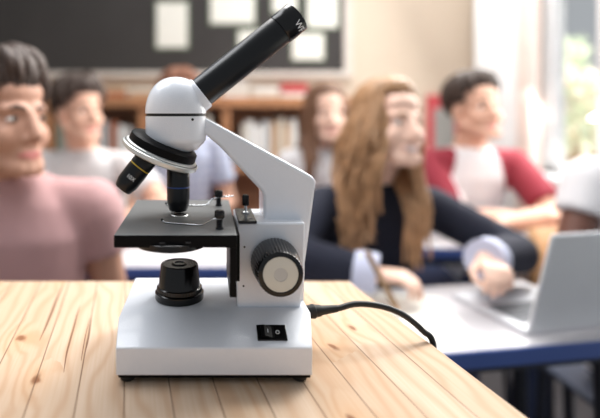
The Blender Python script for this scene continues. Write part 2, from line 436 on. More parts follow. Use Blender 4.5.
# power switch on the sloping front
s0, s1 = V((0, .440, .0322)), V((0, .473, .0500)); sd = (s1-s0).normalized(); sn = V((0, -sd.z, sd.y))
def slope(t, x, lift): q = s0 + (s1-s0)*t; return V((x, 0, 0)) + q + sn*lift
smx = Matrix(((1, 0, 0, 0), (0, sd.y, sn.y, 0), (0, sd.z, sn.z, 0), (0, 0, 0, 1)))
smx = Matrix.Translation(slope(.41, .0605, 0)) @ smx
bm = bmesh.new(); box(bm, -.0134, .0134, -.0082, .0082, -.003, .0012, mx=smx); sw = part('power_switch', bm, M['black_gloss'], bevel=.0006)
bm = bmesh.new()
prof = [(-.0098, .0040), (-.0068, .0044), (0, .0014), (.0098, .0006), (.0098, -.001), (-.0098, -.001)]
a = [bm.verts.new(smx @ V((p[0], -.0058, p[1]))) for p in prof]; b = [bm.verts.new(smx @ V((p[0], .0058, p[1]))) for p in prof]
for i in range(6): bm.faces.new((a[i], a[(i+1) % 6], b[(i+1) % 6], b[i]))
bm.faces.new(a); bm.faces.new(b[::-1]); rk = part('rocker', bm, M['black'], sw, smooth=None)
bm = bmesh.new()
ring = [(smx @ V(((.0052)+.0016*math.cos(i*math.pi/12), .0016*math.sin(i*math.pi/12), .00125))) for i in range(25)]
tube(bm, ring, .00025, 6); part('off_mark', bm, M['ink_white'], rk)
bm = bmesh.new(); box(bm, -.0040, -.0034, -.0018, .0018, .0024, .0034, mx=smx); part('on_mark', bm, M['ink_white'], rk)

# power cord
bm = bmesh.new()
q0, q1 = V((.0985, .512, .0345)), at(337, 308.5, .518)
d = (q1-q0).normalized(); Lq = (q1-q0).length
lathe(bm, [(.0080, -.004), (.0080, .002), (.0068, .003), (.0066, .010), (.0072, .011), (.0072, .014), (.0062, .015), (.0058, .020), (.0048, .022), (.0036, Lq)], q0, d, 28)
part('strain_relief', bm, M['rubber'])
cpts = [q0+d*.012, q1, at(356, 304, .522), at(380, 306, .524), at(400, 313, .524), at(415, 323.5, .524), at(424, 332, .524), V((.2368, .524, .0035)), V((.2400, .524, -.012)), V((.2405, .524, -.06)), V((.2410, .526, -.5)), V((.245, .54, -.88)), V((.29, .60, FLOOR+.004)), V((.36, .70, FLOOR+.004))]
bm = bmesh.new(); tube(bm, spline(cpts, 8), .0032, 14); part('power_cord', bm, M['cable'])

# ------------------------------------------------------------------ pine table
phi = math.atan(.155)
tb = empty('table', (.0, .40, 0), 'pale pine plank table with the microscope standing on it', 'table', rz=phi)
inv = Matrix.Rotation(-phi, 3, 'Z')
def tl(x, y): return inv @ (V((x, y, 0)) - V((0, .40, 0)))
# seam offset: one seam passes through the pixel column 124 at the lower frame edge
sx = tl((124-PX)/F*.392, .392).x
off = sx - round(sx/.0392)*.0392
poly = [tl(-.75, .710), tl(.2045, .710), tl(.2045+.155*.618, .092), tl(-.65, .092)]
bm = bmesh.new()
# material pattern runs in object space; keep a seam at sx by shifting the tabletop's own origin
top = [bm.verts.new((p.x-off, p.y, 0)) for p in poly]; bot = [bm.verts.new((p.x-off, p.y, -.035)) for p in poly]
bm.faces.new(top); bm.faces.new(bot[::-1])
for i in range(4): bm.faces.new((bot[i], bot[(i+1) % 4], top[(i+1) % 4], top[i]))
tt = link('tabletop', bm, M['planks'], tb, bevel=.0012); tt.location = (off, 0, 0)
for i in range(4):
    p = poly[i]; c = sum(poly, V((0, 0, 0)))/4; q = p + (c-p).normalized()*.10
    bm = bmesh.new(); box(bm, q.x-.03, q.x+.03, q.y-.03, q.y+.03, FLOOR, -.035); link('leg', bm, M['plank_side'], tb, bevel=.003)

# ------------------------------------------------------------------ room
M['wall'] = mat('beige_wall', (200, 184, 166), .9, noise=.03, scale=3, bump=.05)
M['wall_white'] = mat('white_wall', (244, 242, 240), .9, noise=.02, scale=3)
M['floor'] = mat('grey_floor', (74, 72, 76), .6, noise=.1, scale=6)
M['board'] = mat('blackboard_slate', (50, 47, 46), .8, noise=.12, scale=4)
M['board_frame'] = mat('board_frame', (198, 190, 182), .5)
M['paper'] = mat('paper', (226, 224, 216), .8, noise=.03, scale=15)
M['paper_grey'] = mat('paper_grey', (150, 150, 146), .8, noise=.05, scale=15)
M['paper_edge'] = mat('paper_mount', (112, 126, 104), .8)
M['shelf_wood'] = mat('shelf_wood', (174, 122, 84), .55, noise=.12, scale=8)
M['shelf_dark'] = mat('shelf_back', (146, 108, 84), .7, noise=.1, scale=6)
WY = 3.0; WX = 1.68; XL = -2.3; ZT = 1.55
bm = bmesh.new(); box(bm, XL, 2.6, -.6, WY+.1, FLOOR-.05, FLOOR); struct(link('floor', bm, M['floor']))
bm = bmesh.new(); box(bm, XL-.1, WX+.1, WY, WY+.1, FLOOR, ZT); struct(link('wall_back', bm, M['wall']))
bm = bmesh.new(); box(bm, XL-.1, XL, .3, WY, FLOOR, ZT); struct(link('wall_left', bm, M['wall']))
# right wall with a window opening
wy0, wy1, wz0, wz1 = 1.30, 2.47, -.06, 1.25
bm = bmesh.new()
box(bm, WX, WX+.1, wy1, WY, FLOOR, ZT); box(bm, WX, WX+.1, .9, wy0, FLOOR, ZT)
box(bm, WX, WX+.1, wy0, wy1, FLOOR, wz0); box(bm, WX, WX+.1, wy0, wy1, wz1, ZT)
struct(link('wall_right', bm, M['wall_white']))
M['win_white'] = mat('white_window_frame', (240, 242, 244), .4, noise=.01)
win = bpy.data.objects.new('window_1', None); COL.objects.link(win); struct(win); win.location = (WX, (wy0+wy1)/2, wz0)
bm = bmesh.new(); c = win.location
def wbox(y0, y1, z0, z1, x0=.02, x1=.07): box(bm, x0, x1, y0-c.y, y1-c.y, z0-c.z, z1-c.z)
wbox(wy0, wy0+.05, wz0, wz1); wbox(wy1-.04, wy1, wz0, wz1); wbox(wy0, wy1, wz0, wz0+.05); wbox(wy0, wy1, wz1-.05, wz1); wbox(2.10, 2.17, wz0, wz1); wbox(1.70, 1.75, wz0, wz1)
struct(link('window_frame', bm, M['win_white'], win, bevel=.004))
k = NT('window_glass'); k.b.inputs['Base Color'].default_value = (1, 1, 1, 1); k.b.inputs['Transmission Weight'].default_value = 1.; k.b.inputs['Roughness'].default_value = 0.; k.b.inputs['IOR'].default_value = 1.02
bm = bmesh.new(); box(bm, .043, .047, wy0+.04-c.y, wy1-.03-c.y, .04, wz1-wz0-.04); struct(link('window_pane', bm, k.m, win))
bm = bmesh.new(); box(bm, -.10, .02, wy0-.05-c.y, wy1+.05-c.y, -.03, 0.); struct(link('window_sill', bm, M['win_white'], win, bevel=.004))
bm = bmesh.new(); box(bm, XL, WX, WY-.015, WY, FLOOR, FLOOR+.10); struct(link('baseboard_back', bm, M['win_white']))

# curtain beside the window
M['curtain'] = mat('sheer_white_curtain', (250, 250, 250), .9, noise=.02)
M['curtain_trim'] = mat('curtain_pink', (246, 226, 216), .9, noise=.05)
cur = empty('curtain', (WX-.06, 2.6, FLOOR), 'white curtain hanging by the window at the room corner', 'curtain')
def curtain(name, y0, y1, m, ph):
    bm = bmesh.new(); n = 60; rows = []
    for z in (.02, 1.0, 2.40):
        rows.append([bm.verts.new((.028*math.sin(ph+i*.75)+.006*math.sin(i*2.1), y0+(y1-y0)*i/n-2.6, z)) for i in range(n+1)])
    for a, b in zip(rows, rows[1:]):
        for i in range(n): bm.faces.new((a[i], a[i+1], b[i+1], b[i]))
    o = link(name, bm, m, cur, smooth=180); s = o.modifiers.new('t', 'SOLIDIFY'); s.thickness = .003
curtain('curtain_panel', 2.56, 2.97, M['curtain'], 0.)
curtain('curtain_border', 2.45, 2.555, M['curtain_trim'], 1.)
bm = bmesh.new(); tube(bm, [(0, -.18, 2.42), (0, .38, 2.42)], .012, 12); link('curtain_rail', bm, M['win_white'], cur)

# greenery outside: two bushes of leaf blades
def bush(name, loc, r, h, cols, label, n, seed):
    rnd = random.Random(seed); root = empty(name, loc, label, 'bush')
    bm = bmesh.new()
    for i in range(n):
        th = rnd.uniform(0, 2*math.pi); u = rnd.random()**.45; z = rnd.uniform(.05, 1.)
        w = math.sin(min(1., z*1.15+.1)*math.pi*.9)**.6
        p = V((math.cos(th)*r*u*w, math.sin(th)*r*u*w, z*h))
        ax = V((rnd.gauss(0, 1), rnd.gauss(0, 1), rnd.gauss(0, .6))).normalized(); s = ax.cross(V((rnd.random(), rnd.random(), 1))).normalized()
        l = rnd.uniform(.05, .10); wd = l*.35
        f = bm.faces.new([bm.verts.new(q) for q in (p, p+ax*l*.5+s*wd, p+ax*l, p+ax*l*.5-s*wd)]); f.material_index = rnd.randrange(len(cols))
    link('foliage', bm, cols, root, smooth=None)
    bm = bmesh.new()
    for i in range(5):
        th = i*1.3; tube(bm, [(0, 0, 0), (math.cos(th)*r*.25, math.sin(th)*r*.25, h*.4), (math.cos(th)*r*.4, math.sin(th)*r*.4, h*.75)], [.03, .02, .008], 8)
    link('stem', bm, M['shelf_wood'], root)
G1 = mat('leaf_sage', (226, 230, 214), .7, noise=.1); G2 = mat('leaf_green', (204, 214, 186), .7, noise=.1); G3 = mat('leaf_pink', (228, 208, 196), .7)
M['ground'] = mat('pale_paving', (225, 225, 215), .9)
bm = bmesh.new(); box(bm, 2.6, 9, -1, 9, FLOOR-.06, FLOOR-.01); struct(link('ground', bm, M['ground']))
bush('bush', (3.85, 5.4, FLOOR), .46, 1.95, [G1, G2], 'tall pale green bush seen through the window, nearer the curtain', 1800, 3)
bush('bush', (3.30, 4.40, FLOOR), .36, 1.5, [G2, G1, G3], 'lower green bush with pinkish blooms seen through the window', 1300, 5)

# blackboard with sheets
bx0, bx1 = -1.45, at(343, 70, 2.98).x; bz0 = at(0, 72, 2.98).z
bb = empty('blackboard', ((bx0+bx1)/2, 2.98, bz0), 'large dark blackboard across the back wall', 'blackboard'); c = bb.location
bm = bmesh.new(); box(bm, bx0-c.x, bx1-c.x, -.01, .02, 0, 1.0); link('slate', bm, M['board'], bb)
bm = bmesh.new(); box(bm, bx0-.02-c.x, bx1+.05-c.x, -.03, .02, -.035, 0); link('chalk_rail', bm, M['board_frame'], bb, bevel=.004)
bm = bmesh.new(); box(bm, bx1-c.x, bx1+.05-c.x, -.02, .02, 0, 1.05); link('frame_upright', bm, M['board_frame'], bb, bevel=.004)
bm = bmesh.new(); box(bm, bx0-.05-c.x, bx0-c.x, -.02, .02, 0, 1.05); link('frame_upright', bm, M['board_frame'], bb, bevel=.004)
for (x0, y0, x1, y1, lab) in [(157, 3, 187, 47, 'tall cream sheet on the blackboard, above the microscope head'), (211, -4, 254, 23, 'wide cream sheet at the top of the blackboard, left of the eyepiece'),
                              (308, -6, 337, 27, 'upright cream sheet on the blackboard near its right edge, upper one'), (293, 34, 323, 59, 'small cream sheet on the blackboard right of the eyepiece, lower one'),
                              (239, 31, 268, 46, 'small cream sheet on the blackboard half behind the eyepiece tube'), (273, -8, 296, 12, 'cream sheet at the top of the blackboard just behind the eyepiece end')]:
    a, b = at(x0, y0, 2.966), at(x1, y1, 2.966)
    r = empty('paper_sheet', ((a.x+b.x)/2, 2.9675, (a.z+b.z)/2), lab, 'paper', 'sheets pinned to the blackboard'); w, h = (b.x-a.x)/2, (a.z-b.z)/2
    bm = bmesh.new(); box(bm, -w-.012, w+.012, -.001, .002, -h-.012, h+.012); link('mount', bm, M['paper_edge'], r, smooth=None)
    bm = bmesh.new(); box(bm, -w, w, -.004, -.001, -h, h)
    link('sheet', bm, M['paper'], r, smooth=None)

# poster with red border on the beige wall
a, b = at(427, 95, 2.985), at(462, 165, 2.985)
r = empty('poster', ((a.x+b.x)/2, 2.985, (a.z+b.z)/2), 'red bordered notice poster on the beige wall between girl and boy', 'poster'); w, h = (b.x-a.x)/2, (a.z-b.z)/2
bm = bmesh.new(); box(bm, -w, w, -.004, .014, -h, h); link('red_border', bm, mat('poster_red', (190, 70, 76), .7), r)
bm = bmesh.new(); box(bm, -w*.62, w*.55, -.007, -.003, -h*.9, h*.62); link('sheet', bm, M['paper_grey'], r)

# bookcase
BF, BB = 2.72, 2.97
X = lambda x, Y=BF: (x-PX)/F*Y
Z = lambda y, Y=BF: H-(y-PY)/F*Y
bc = empty('bookcase', (0, 2.85, FLOOR), 'long low wooden bookcase under the blackboard', 'bookcase'); c = bc.location
bl, br = X(44), X(352)
def bbox(name, x0, x1, z0, z1, y0=BF, y1=BB, m='shelf_wood'):
    bm = bmesh.new(); box(bm, x0, x1, y0-c.y, y1-c.y, z0-c.z, z1-c.z); return link(name, bm, M[m], bc, bevel=.003)
zt1, zt0 = Z(97), Z(107)
bbox('top_board', bl-.02, br+.02, zt0, zt1, BF-.02)
shz = -.06
bbox('shelf', bl, br, shz-.03, shz); bbox('shelf', bl, br, -.50, -.47); bbox('plinth', bl, br, FLOOR, FLOOR+.08, BF+.02)
bbox('back_panel', bl, br, FLOOR+.08, zt0, BB-.012, BB, 'shelf_dark')
ups = [44, 138, 222, 352-7]
for x in ups: bbox('upright', X(x), X(x)+.045, FLOOR+.08, zt0)

bookcols = {'cream': (222, 214, 200), 'white': (236, 234, 230), 'pale grey': (200, 200, 200), 'red': (204, 70, 74), 'pale blue': (172, 186, 206), 'tan': (206, 172, 138), 'rust': (182, 110, 80), 'grey green': (168, 176, 160)}
BM = {k_: mat('book_'+k_.replace(' ', '_'), v, .6) for k_, v in bookcols.items()}
ORD = ['first', 'second', 'third', 'fourth', 'fifth', 'sixth', 'seventh', 'eighth', 'ninth', 'tenth', 'eleventh', 'twelfth', 'thirteenth', 'fourteenth', 'fifteenth', 'sixteenth', 'seventeenth', 'eighteenth', 'nineteenth', 'twentieth']
def book(loc, t, h, d, colr, label, group, flat=False):
    bm = bmesh.new()
    # spine towards the viewer: cover of back, spine, front, and a page block set in
    box(bm, -t/2, -t/2+.003, 0, d, 0, h); box(bm, t/2-.003, t/2, 0, d, 0, h); box(bm, -t/2, t/2, 0, .003, 0, h)
    box(bm, -t/2+.003, t/2-.003, .003, d-.005, .004, h-.004, 1)
    if flat: bmesh.ops.rotate(bm, verts=bm.verts, cent=(0, 0, 0), matrix=Matrix.Rotation(R(90), 3, 'Y')); bmesh.ops.translate(bm, verts=bm.verts, vec=(-h/2, 0, t/2))
    o = link('book', bm, [BM[colr], M['paper']], None, smooth=None); o.location = loc
    return tag(o, label, 'book', group)
rb = random.Random(11)
for ci, (xa, xb, nm) in enumerate([(ups[0], ups[1], 'left'), (ups[1], ups[2], 'middle'), (ups[2], ups[3], 'right')]):
    x = X(xa)+.06; end = X(xb)-.02; i = 0
    while i < len(ORD):
        t = rb.uniform(.026, .048)
        if x+t > end: break
        colr = rb.choice(['cream', 'white', 'white', 'pale grey', 'cream', 'pale blue', 'tan', 'rust', 'grey green', 'cream'])
        if rb.random() < .08: x += .05; continue
        book((x+t/2, BF+.02+rb.uniform(0, .02), shz), t, rb.uniform(.21, .285), .17, colr, f'{colr} book, {ORD[i]} from the left in the {nm} bay of the bookcase', 'books on the bookcase shelf')
        x += t+.002; i += 1
# stacks lying on the bookcase top
for (x, cols_, nm) in [(112, ['rust', 'tan'], 'behind the boy in white, on the bookcase'), (143, ['tan', 'cream'], 'just left of the microscope head'), (236, ['white', 'cream', 'white'], 'right of the microscope head'), (266, ['cream', 'white'], 'below the eyepiece tube'), (295, ['white', 'red', 'red'], 'left of the back girl, on the bookcase'), (325, ['cream', 'white'], 'behind the back girl, on the bookcase')]:
    z = zt1+.0006
    for j, colr in enumerate(cols_):
        w = rb.uniform(.135, .150); t = rb.uniform(.018, .030)
        pos = 'bottom' if j == 0 else ('top' if j == len(cols_)-1 else 'middle')
        book((X(x), BF+.02, z), t, w, .14, colr, f'{colr} book, {pos} of the flat pile {nm}', 'books lying on the bookcase', True); z += t+.0005

# ------------------------------------------------------------------ furniture
M['desk_white'] = mat('desk_laminate', (206, 203, 206), .4, noise=.02)
M['desk_blue'] = mat('desk_blue_edge', (58, 84, 150), .45, noise=.04)
M['desk_leg'] = mat('desk_leg_metal', (60, 62, 70), .4, .6)
M['chair_grey'] = mat('chair_plastic', (74, 80, 96), .5)
M['chair_wood'] = mat('chair_wood', (196, 150, 104), .5, noise=.1)
DZ = .72
def desk(loc, w, d, rz, label):
    r = empty('desk', (loc[0], loc[1], FLOOR), label, 'desk', 'school desks', rz)
    bm = bmesh.new(); box(bm, -w/2+.004, w/2-.004, -d/2+.004, d/2-.004, DZ-.022, DZ); t = link('desktop', bm, M['desk_white'], r)
    bm = bmesh.new()
    for a in ((-w/2, w/2, -d/2, -d/2+.012), (-w/2, w/2, d/2-.012, d/2), (-w/2, -w/2+.012, -d/2, d/2), (w/2-.012, w/2, -d/2, d/2)): box(bm, *a, DZ-.034, DZ-.001)
    link('edge_band', bm, M['desk_blue'], r, bevel=.002)
    bm = bmesh.new()
    for a in ((-w/2+.05, w/2-.05, -d/2+.05, -d/2+.075), (-w/2+.05, w/2-.05, d/2-.075, d/2-.05)): box(bm, *a, DZ-.07, DZ-.022)
    link('rail', bm, M['desk_leg'], r)
    for sx_ in (-1, 1):
        for sy_ in (-1, 1):
            bm = bmesh.new(); tube(bm, [(sx_*(w/2-.06), sy_*(d/2-.06), DZ-.03), (sx_*(w/2-.05), sy_*(d/2-.05), 0)], .016, 12); link('leg', bm, M['desk_leg'], r)
    return r
desk((.53, 1.115), .70, .34, R(9), 'white desk with a thick blue edge where the girl in navy writes')
desk((.96, 1.75), .66, .20, R(0), 'white desk under the folded arms of the boy in maroon sleeves')
desk((-.26, 1.615), 1.0, .33, R(0), 'white desk with blue edge behind the microscope stage')

def chair(loc, rz, label, m='chair_grey', hb=.80, ms='chair_grey'):
    """faces -Y at rz = 0; loc is below the seat centre"""
    r = empty('chair', (loc[0], loc[1], FLOOR), label, 'chair', 'classroom chairs', rz)
    bm = bmesh.new(); box(bm, -.19, .19, -.20, .20, .392, .412); link('seat', bm, M[ms], r, bevel=.008)
    bm = bmesh.new(); n = 10
    rows = [[bm.verts.new((x*.18, .215+.02*(1-x*x)+(.04 if z > .7 else 0)*.2, z)) for x in [-1+2*i/n for i in range(n+1)]] for z in (hb-.22, hb-.11, hb)]
    for a, b in zip(rows, rows[1:]):
        for i in range(n): bm.faces.new((a[i], a[i+1], b[i+1], b[i]))
    o = link('backrest', bm, M[m], r, smooth=60); s = o.modifiers.new('t', 'SOLIDIFY'); s.thickness = .012
    for sx_ in (-1, 1):
        bm = bmesh.new(); tube(bm, [(sx_*.165, .17, .40), (sx_*.165, .222, .5), (sx_*.165, .236, hb-.05)], .010, 10); link('back_post', bm, M['desk_leg'], r)
        for y0, y1 in ((-.17, -.19), (.17, .19)):
            bm = bmesh.new(); tube(bm, [(sx_*.165, y0, .40), (sx_*.18, y1, 0)], .011, 10); link('leg', bm, M['desk_leg'], r)
    return r

# ------------------------------------------------------------------ people
M['skin'] = mat('skin_fair', (236, 196, 176), .55, noise=.03, scale=12)
M['skin_warm'] = mat('skin_warm', (222, 174, 150), .55, noise=.03, scale=12)
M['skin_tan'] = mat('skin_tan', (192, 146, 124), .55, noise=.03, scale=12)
M['skin_dark'] = mat('skin_brown', (116, 78, 66), .5, noise=.04, scale=12)
M['lip'] = mat('lip', (206, 128, 122), .5)
M['lip_dark'] = mat('lip_brown', (110, 66, 60), .5)
M['teeth'] = mat('teeth', (244, 240, 236), .4)
M['eye_white'] = mat('eye_white', (235, 232, 230), .3); M['iris'] = mat('iris', (62, 46, 38), .25)
M['hair_dark'] = mat('hair_dark_brown', (66, 50, 42), .5, noise=.2, scale=40)
M['hair_brown'] = mat('hair_brown', (112, 78, 56), .5, noise=.2, scale=40)
M['hair_auburn'] = mat('hair_auburn', (130, 82, 58), .5, noise=.2, scale=40)
M['hair_fair'] = mat('hair_fair', (166, 126, 90), .45, noise=.25, scale=40)
M['hair_black'] = mat('hair_black', (30, 26, 25), .55, noise=.2, scale=40)
M['mauve'] = mat('mauve_cotton', (184, 144, 144), .9, noise=.04, scale=14, sheen=.2)
M['white_cotton'] = mat('white_cotton', (232, 230, 232), .9, noise=.03, scale=14)
M['grey_cotton'] = mat('grey_white_cotton', (208, 204, 204), .9, noise=.03, scale=14)
M['maroon'] = mat('maroon_cotton', (140, 42, 56), .9, noise=.05, scale=14)
M['navy'] = mat('navy_knit', (27, 30, 46), .92, noise=.08, scale=60)
M['lavender'] = mat('lavender_cotton', (200, 204, 226), .9, noise=.04)
M['check'] = striped('blue_check_cotton', (226, 228, 236), (120, 138, 186), 150.)
M['denim'] = mat('denim', (52, 62, 92), .9, noise=.08, scale=40)
M['shoe'] = mat('shoe', (50, 48, 50), .6)

def remesh(name, bm, voxel, mats, parent, smooth=4, fac=.5):
    me = bpy.data.meshes.new('tmp'); bmesh.ops.recalc_face_normals(bm, faces=bm.faces); bm.to_mesh(me); bm.free()
    o = bpy.data.objects.new('tmp', me); COL.objects.link(o)
    md = o.modifiers.new('r', 'REMESH'); md.mode = 'VOXEL'; md.voxel_size = voxel; md.use_smooth_shade = True
    if smooth: s = o.modifiers.new('s', 'SMOOTH'); s.iterations = smooth; s.factor = fac
    dg = bpy.context.evaluated_depsgraph_get(); me2 = bpy.data.meshes.new_from_object(o.evaluated_get(dg))
    bpy.data.objects.remove(o); bpy.data.meshes.remove(me)
    me2.name = name; me2.materials.clear()
    for m in mats: me2.materials.append(m)
    me2.polygons.foreach_set('use_smooth', [True]*len(me2.polygons))
    ob = bpy.data.objects.new(name, me2); COL.objects.link(ob); ob.parent = parent
    return ob

def loft(bm, rings, seg=20, mx=None):
    """rings: (center, half width, half depth)"""
    rs = []
    for c, a, b in rings:
        c = V(c); rs.append([bm.verts.new((lambda p: mx @ p if mx else p)(c + V((a*math.copysign(abs(math.cos(t))**.85, math.cos(t)), b*math.copysign(abs(math.sin(t))**.85, math.sin(t)), 0)))) for t in [2*math.pi*i/seg for i in range(seg)]])
    for A, B in zip(rs, rs[1:]):
        for i in range(seg): bm.faces.new((A[i], A[(i+1) % seg], B[(i+1) % seg], B[i]))
    bm.faces.new(rs[0][::-1]); bm.faces.new(rs[-1])

def ik(S, W, a, b, pole):
    d = W-S; L = min(d.length, (a+b)*.999); dn = d.normalized()
    x = (a*a-b*b+L*L)/(2*L); h = math.sqrt(max(0, a*a-x*x)); p = (pole - dn*pole.dot(dn)).normalized()
    return S+dn*x+p*h, S+dn*L

def hand(bm, W, d, n, side, curl=30, sc=1.):
    """W wrist, d finger direction, n palm normal (facing), side +1: thumb on d x n side"""
    d = d.normalized(); n = (n-d*n.dot(d)).normalized(); s = d.cross(n)*side
    P = lambda a, b, c: W + (d*a + s*b + n*c)*sc
    for k_, b in enumerate((.028, .010, -.009, -.027)):
        cap(bm, P(.004, b*.55, 0), P(.075-.004*abs(k_-1), b, 0), .016*sc, .0115*sc, seg=10)
    for k_, (b, l) in enumerate(((.030, .068), (.0105, .076), (-.0095, .070), (-.029, .055))):
        p = P(.078-.004*abs(k_-1), b, 0); ang = R(8); segl = (.44*l, .31*l, .25*l)
        for j in range(3):
            ang += R(curl)*(1.0+.12*k_)*(.8 if j == 0 else 1.)
            q = p + (d*math.cos(ang)+n*math.sin(ang))*segl[j]*sc + s*(.02*b)
            cap(bm, p, q, (.0090-.0009*j)*sc, (.0083-.0009*j)*sc, seg=10); p = q
    p0 = P(.018, .026, .006); p1 = P(.048, .050, .018); p2 = P(.072, .052, .030); p3 = P(.090, .044, .038)
    cap(bm, p0, p1, .0145*sc, .0105*sc, seg=10); cap(bm, p1, p2, .0105*sc, .0092*sc, seg=10); cap(bm, p2, p3, .0092*sc, .0075*sc, seg=10)

def person(label, loc, head, wrists, poles, skin, hairm, hair, shirt, sleeve, group=None, yaw=0., hyaw=0., hpitch=0., hroll=0., sh_w=.185, hs=1., raglan=None,
           hands=((V((0, -1, -.1)), V((0, 0, -1)), 40),)*2, trousers='denim', smile=False, chest=1., cuff=None, female=False, hair_len=.4, lip='lip', neck=.145, sl_len=.66, hair_out=.020, slope=.070, arm=(.285, .255), nby=.045):
    root = empty('person', (loc[0], loc[1], FLOOR), label, 'person', group)
    o = V((loc[0], loc[1], FLOOR))
    ry = Matrix.Rotation(yaw, 3, 'Z')
    hc = V(head) - o
    hip = V((0, 0, .50))
    nb = V((hc.x, hc.y, hc.z)) + ry @ V((0, nby, -neck*hs))          # base of neck
    cx = lambda t: hip.lerp(nb, t)
    S = [nb + ry @ V((s*sh_w*.86, .012, -slope)) for s in (-1, 1)]
    Wl = [V(w) - o for w in wrists]
    arms = []
    for i in range(2):
        E, W = ik(S[i], Wl[i], arm[0], arm[1], V(poles[i])); arms.append((S[i], E, W))
    hm = Matrix.Translation(hc) @ (Matrix.Rotation(hyaw, 4, 'Z') @ Matrix.Rotation(-hpitch, 4, 'X') @ Matrix.Rotation(hroll, 4, 'Y')) @ Matrix.Diagonal((hs, hs, hs, 1))
    f = lambda x, fw, z: (x, -fw, z)
    # --- body, one continuous surface
    bm = bmesh.new()
    ell(bm, f(0, -.012, .028), (.073, .093, .088), hm, 24, 16)
    ell(bm, f(0, .030, -.028), (.060, .062, .075), hm, 24, 16)
    ell(bm, f(0, .034, -.042), (.059, .050, .070), hm, 24, 16)
    ell(bm, f(0, .040, -.070), (.047, .050, .046), hm); ell(bm, f(0, .072, -.098), (.022, .019, .018), hm)
    for s in (-1, 1):
        cap(bm, f(s*.058, .0, -.055), f(s*.020, .068, -.096), .020, .020, hm)
        ell(bm, f(s*.036, .058, -.034), (.027, .024, .030), hm); cap(bm, f(s*.014, .081, .021), f(s*.046, .066, .020), .010, .009, hm)
        ell(bm, f(s*.076, -.012, -.014), (.011, .020, .033), hm); ell(bm, f(s*.012, .090, -.040), (.010, .010, .008), hm)
    ell(bm, f(0, .055, .052), (.052, .030, .034), hm)
    cap(bm, f(0, .086, .010), f(0, .108, -.034), .0095, .0125, hm); cap(bm, f(-.020, .082, -.066), f(.020, .082, -.066), .0070, .0070, hm); cap(bm, f(-.014, .081, -.077), f(.014, .081, -.077), .0075, .0075, hm)
    neck_top = hm @ V(f(0, -.025, -.065)); k_ = .9 if female else 1.
    cap(bm, neck_top, nb, .052*k_, .058*k_)
    dpt = .105*chest
    T = lambda g: [(cx(0) + V((0, 0, -.04)), .150*g, .105*g), (cx(.15), .150*g, .105*g), (cx(.35), (.128 if female else .140)*g, .098*g), (cx(.6), .148*g, dpt*1.03*g), (cx(.78), .158*g, dpt*g), (cx(.90), .128*g, .085*g), (nb, .070*g, .058*g)]
    tm = Matrix.Translation(V((0, 0, 0)))
    def torso(bmx, g): 
        rings = T(g); bb_ = bmesh.new()
        rs = []
        for c_, a, b in rings:
            rs.append([bmx.verts.new(c_ + ry @ V((a*math.copysign(abs(math.cos(t))**.8, math.cos(t)), b*math.copysign(abs(math.sin(t))**.8, math.sin(t)), 0))) for t in [2*math.pi*i/24 for i in range(24)]])
        bb_.free()
        for A, B in zip(rs, rs[1:]):
            for i in range(24): bmx.faces.new((A[i], A[(i+1) % 24], B[(i+1) % 24], B[i]))
        bmx.faces.new(rs[0][::-1]); bmx.faces.new(rs[-1])
    torso(bm, .9)
    for i, (s_, e_, w_) in enumerate(arms):
        cap(bm, nb + V((0, 0, -.035)), s_, .045, .046); cap(bm, s_, e_, .045*k_, .036*k_); cap(bm, e_, e_.lerp(w_, .35), .037*k_, .037*k_); cap(bm, e_.lerp(w_, .35), w_, .037*k_, .025*k_)
        dh, nh, cu = hands[i]
        hand(bm, w_ + V(dh).normalized()*.008, V(dh), V(nh), 1 if i == 0 else -1, cu, .86 if female else 1.)
    knees = []
    for s in (-1, 1):
        h_ = hip + ry @ V((s*.085, 0, 0)); kn_ = h_ + ry @ V((s*.03, -.40, .0)); an = kn_ + ry @ V((0, .03, -.42)); knees.append((h_, kn_, an))
        cap(bm, h_, kn_, .062, .045); cap(bm, kn_, an, .042, .032); cap(bm, an + V((0, 0, -.03)), an + ry @ V((0, -.12, -.05)), .026, .020)
    body = remesh('body', bm, .0046, [M[skin], M[lip], M['teeth']], root, 5, .5)
    hinv = hm.inverted()
    for p in body.data.polygons:
        q = hinv @ p.center; x, fw, z = q.x, -q.y, q.z
        if fw > .074 and abs(x) < .030:
            zc = z + .071 - (abs(x)*.25 if smile else 0)
            if abs(zc) < .0088*(1-(x/.030)**2): p.material_index = 1
            if smile and abs(zc) < .0048*(1-(x/.024)**2): p.material_index = 2
    # --- eyes, brows
    for s in (-1, 1):
        bm = bmesh.new(); ell(bm, f(s*.031, .0715, .000), (.0122, .0096, .0056), hm, 16, 10); e = link('eye', bm, M['eye_white'], root)
        bm = bmesh.new(); ell(bm, f(s*.031+.001, .0790, .0003), (.0060, .0034, .0056), hm, 14, 8); link('iris', bm, M['iris'], e)
        bm = bmesh.new(); tube(bm, [hm @ V(f(s*x_, y_, z_)) for x_, y_, z_ in ((.013, .0895, .020), (.028, .0855, .0245), (.046, .0715, .019))], [.0030, .0038, .0018], 8); link('eyebrow', bm, M[hairm], root)
    # --- hair
    rh = random.Random(label); bm = bmesh.new()
    HC = (0, -.012, .030); HR = (.077, .097, .092)
    def hp(th, ph, off_=0.): return V(f(HC[0]+(HR[0]+off_)*math.sin(th)*math.sin(ph), HC[1]+(HR[1]+off_)*math.sin(th)*math.cos(ph), HC[2]+(HR[2]+off_)*math.cos(th)))
    def tend_(ph):
        a = abs(math.degrees((ph+math.pi) % (2*math.pi)-math.pi))
        if a < 45: return R(52 if hair != 'fringe' else 66)
        if a < 75: return R(52+(a-45)*1.4) if hair != 'fringe' else R(66+(a-45)*1.1)
        if a < 100: return R(92)
        return R(92+min(1, (a-100)/40)*34)
    NP, NTn = 40, 10
    topv = bm.verts.new(hm @ hp(0, 0, .010)); prev = None
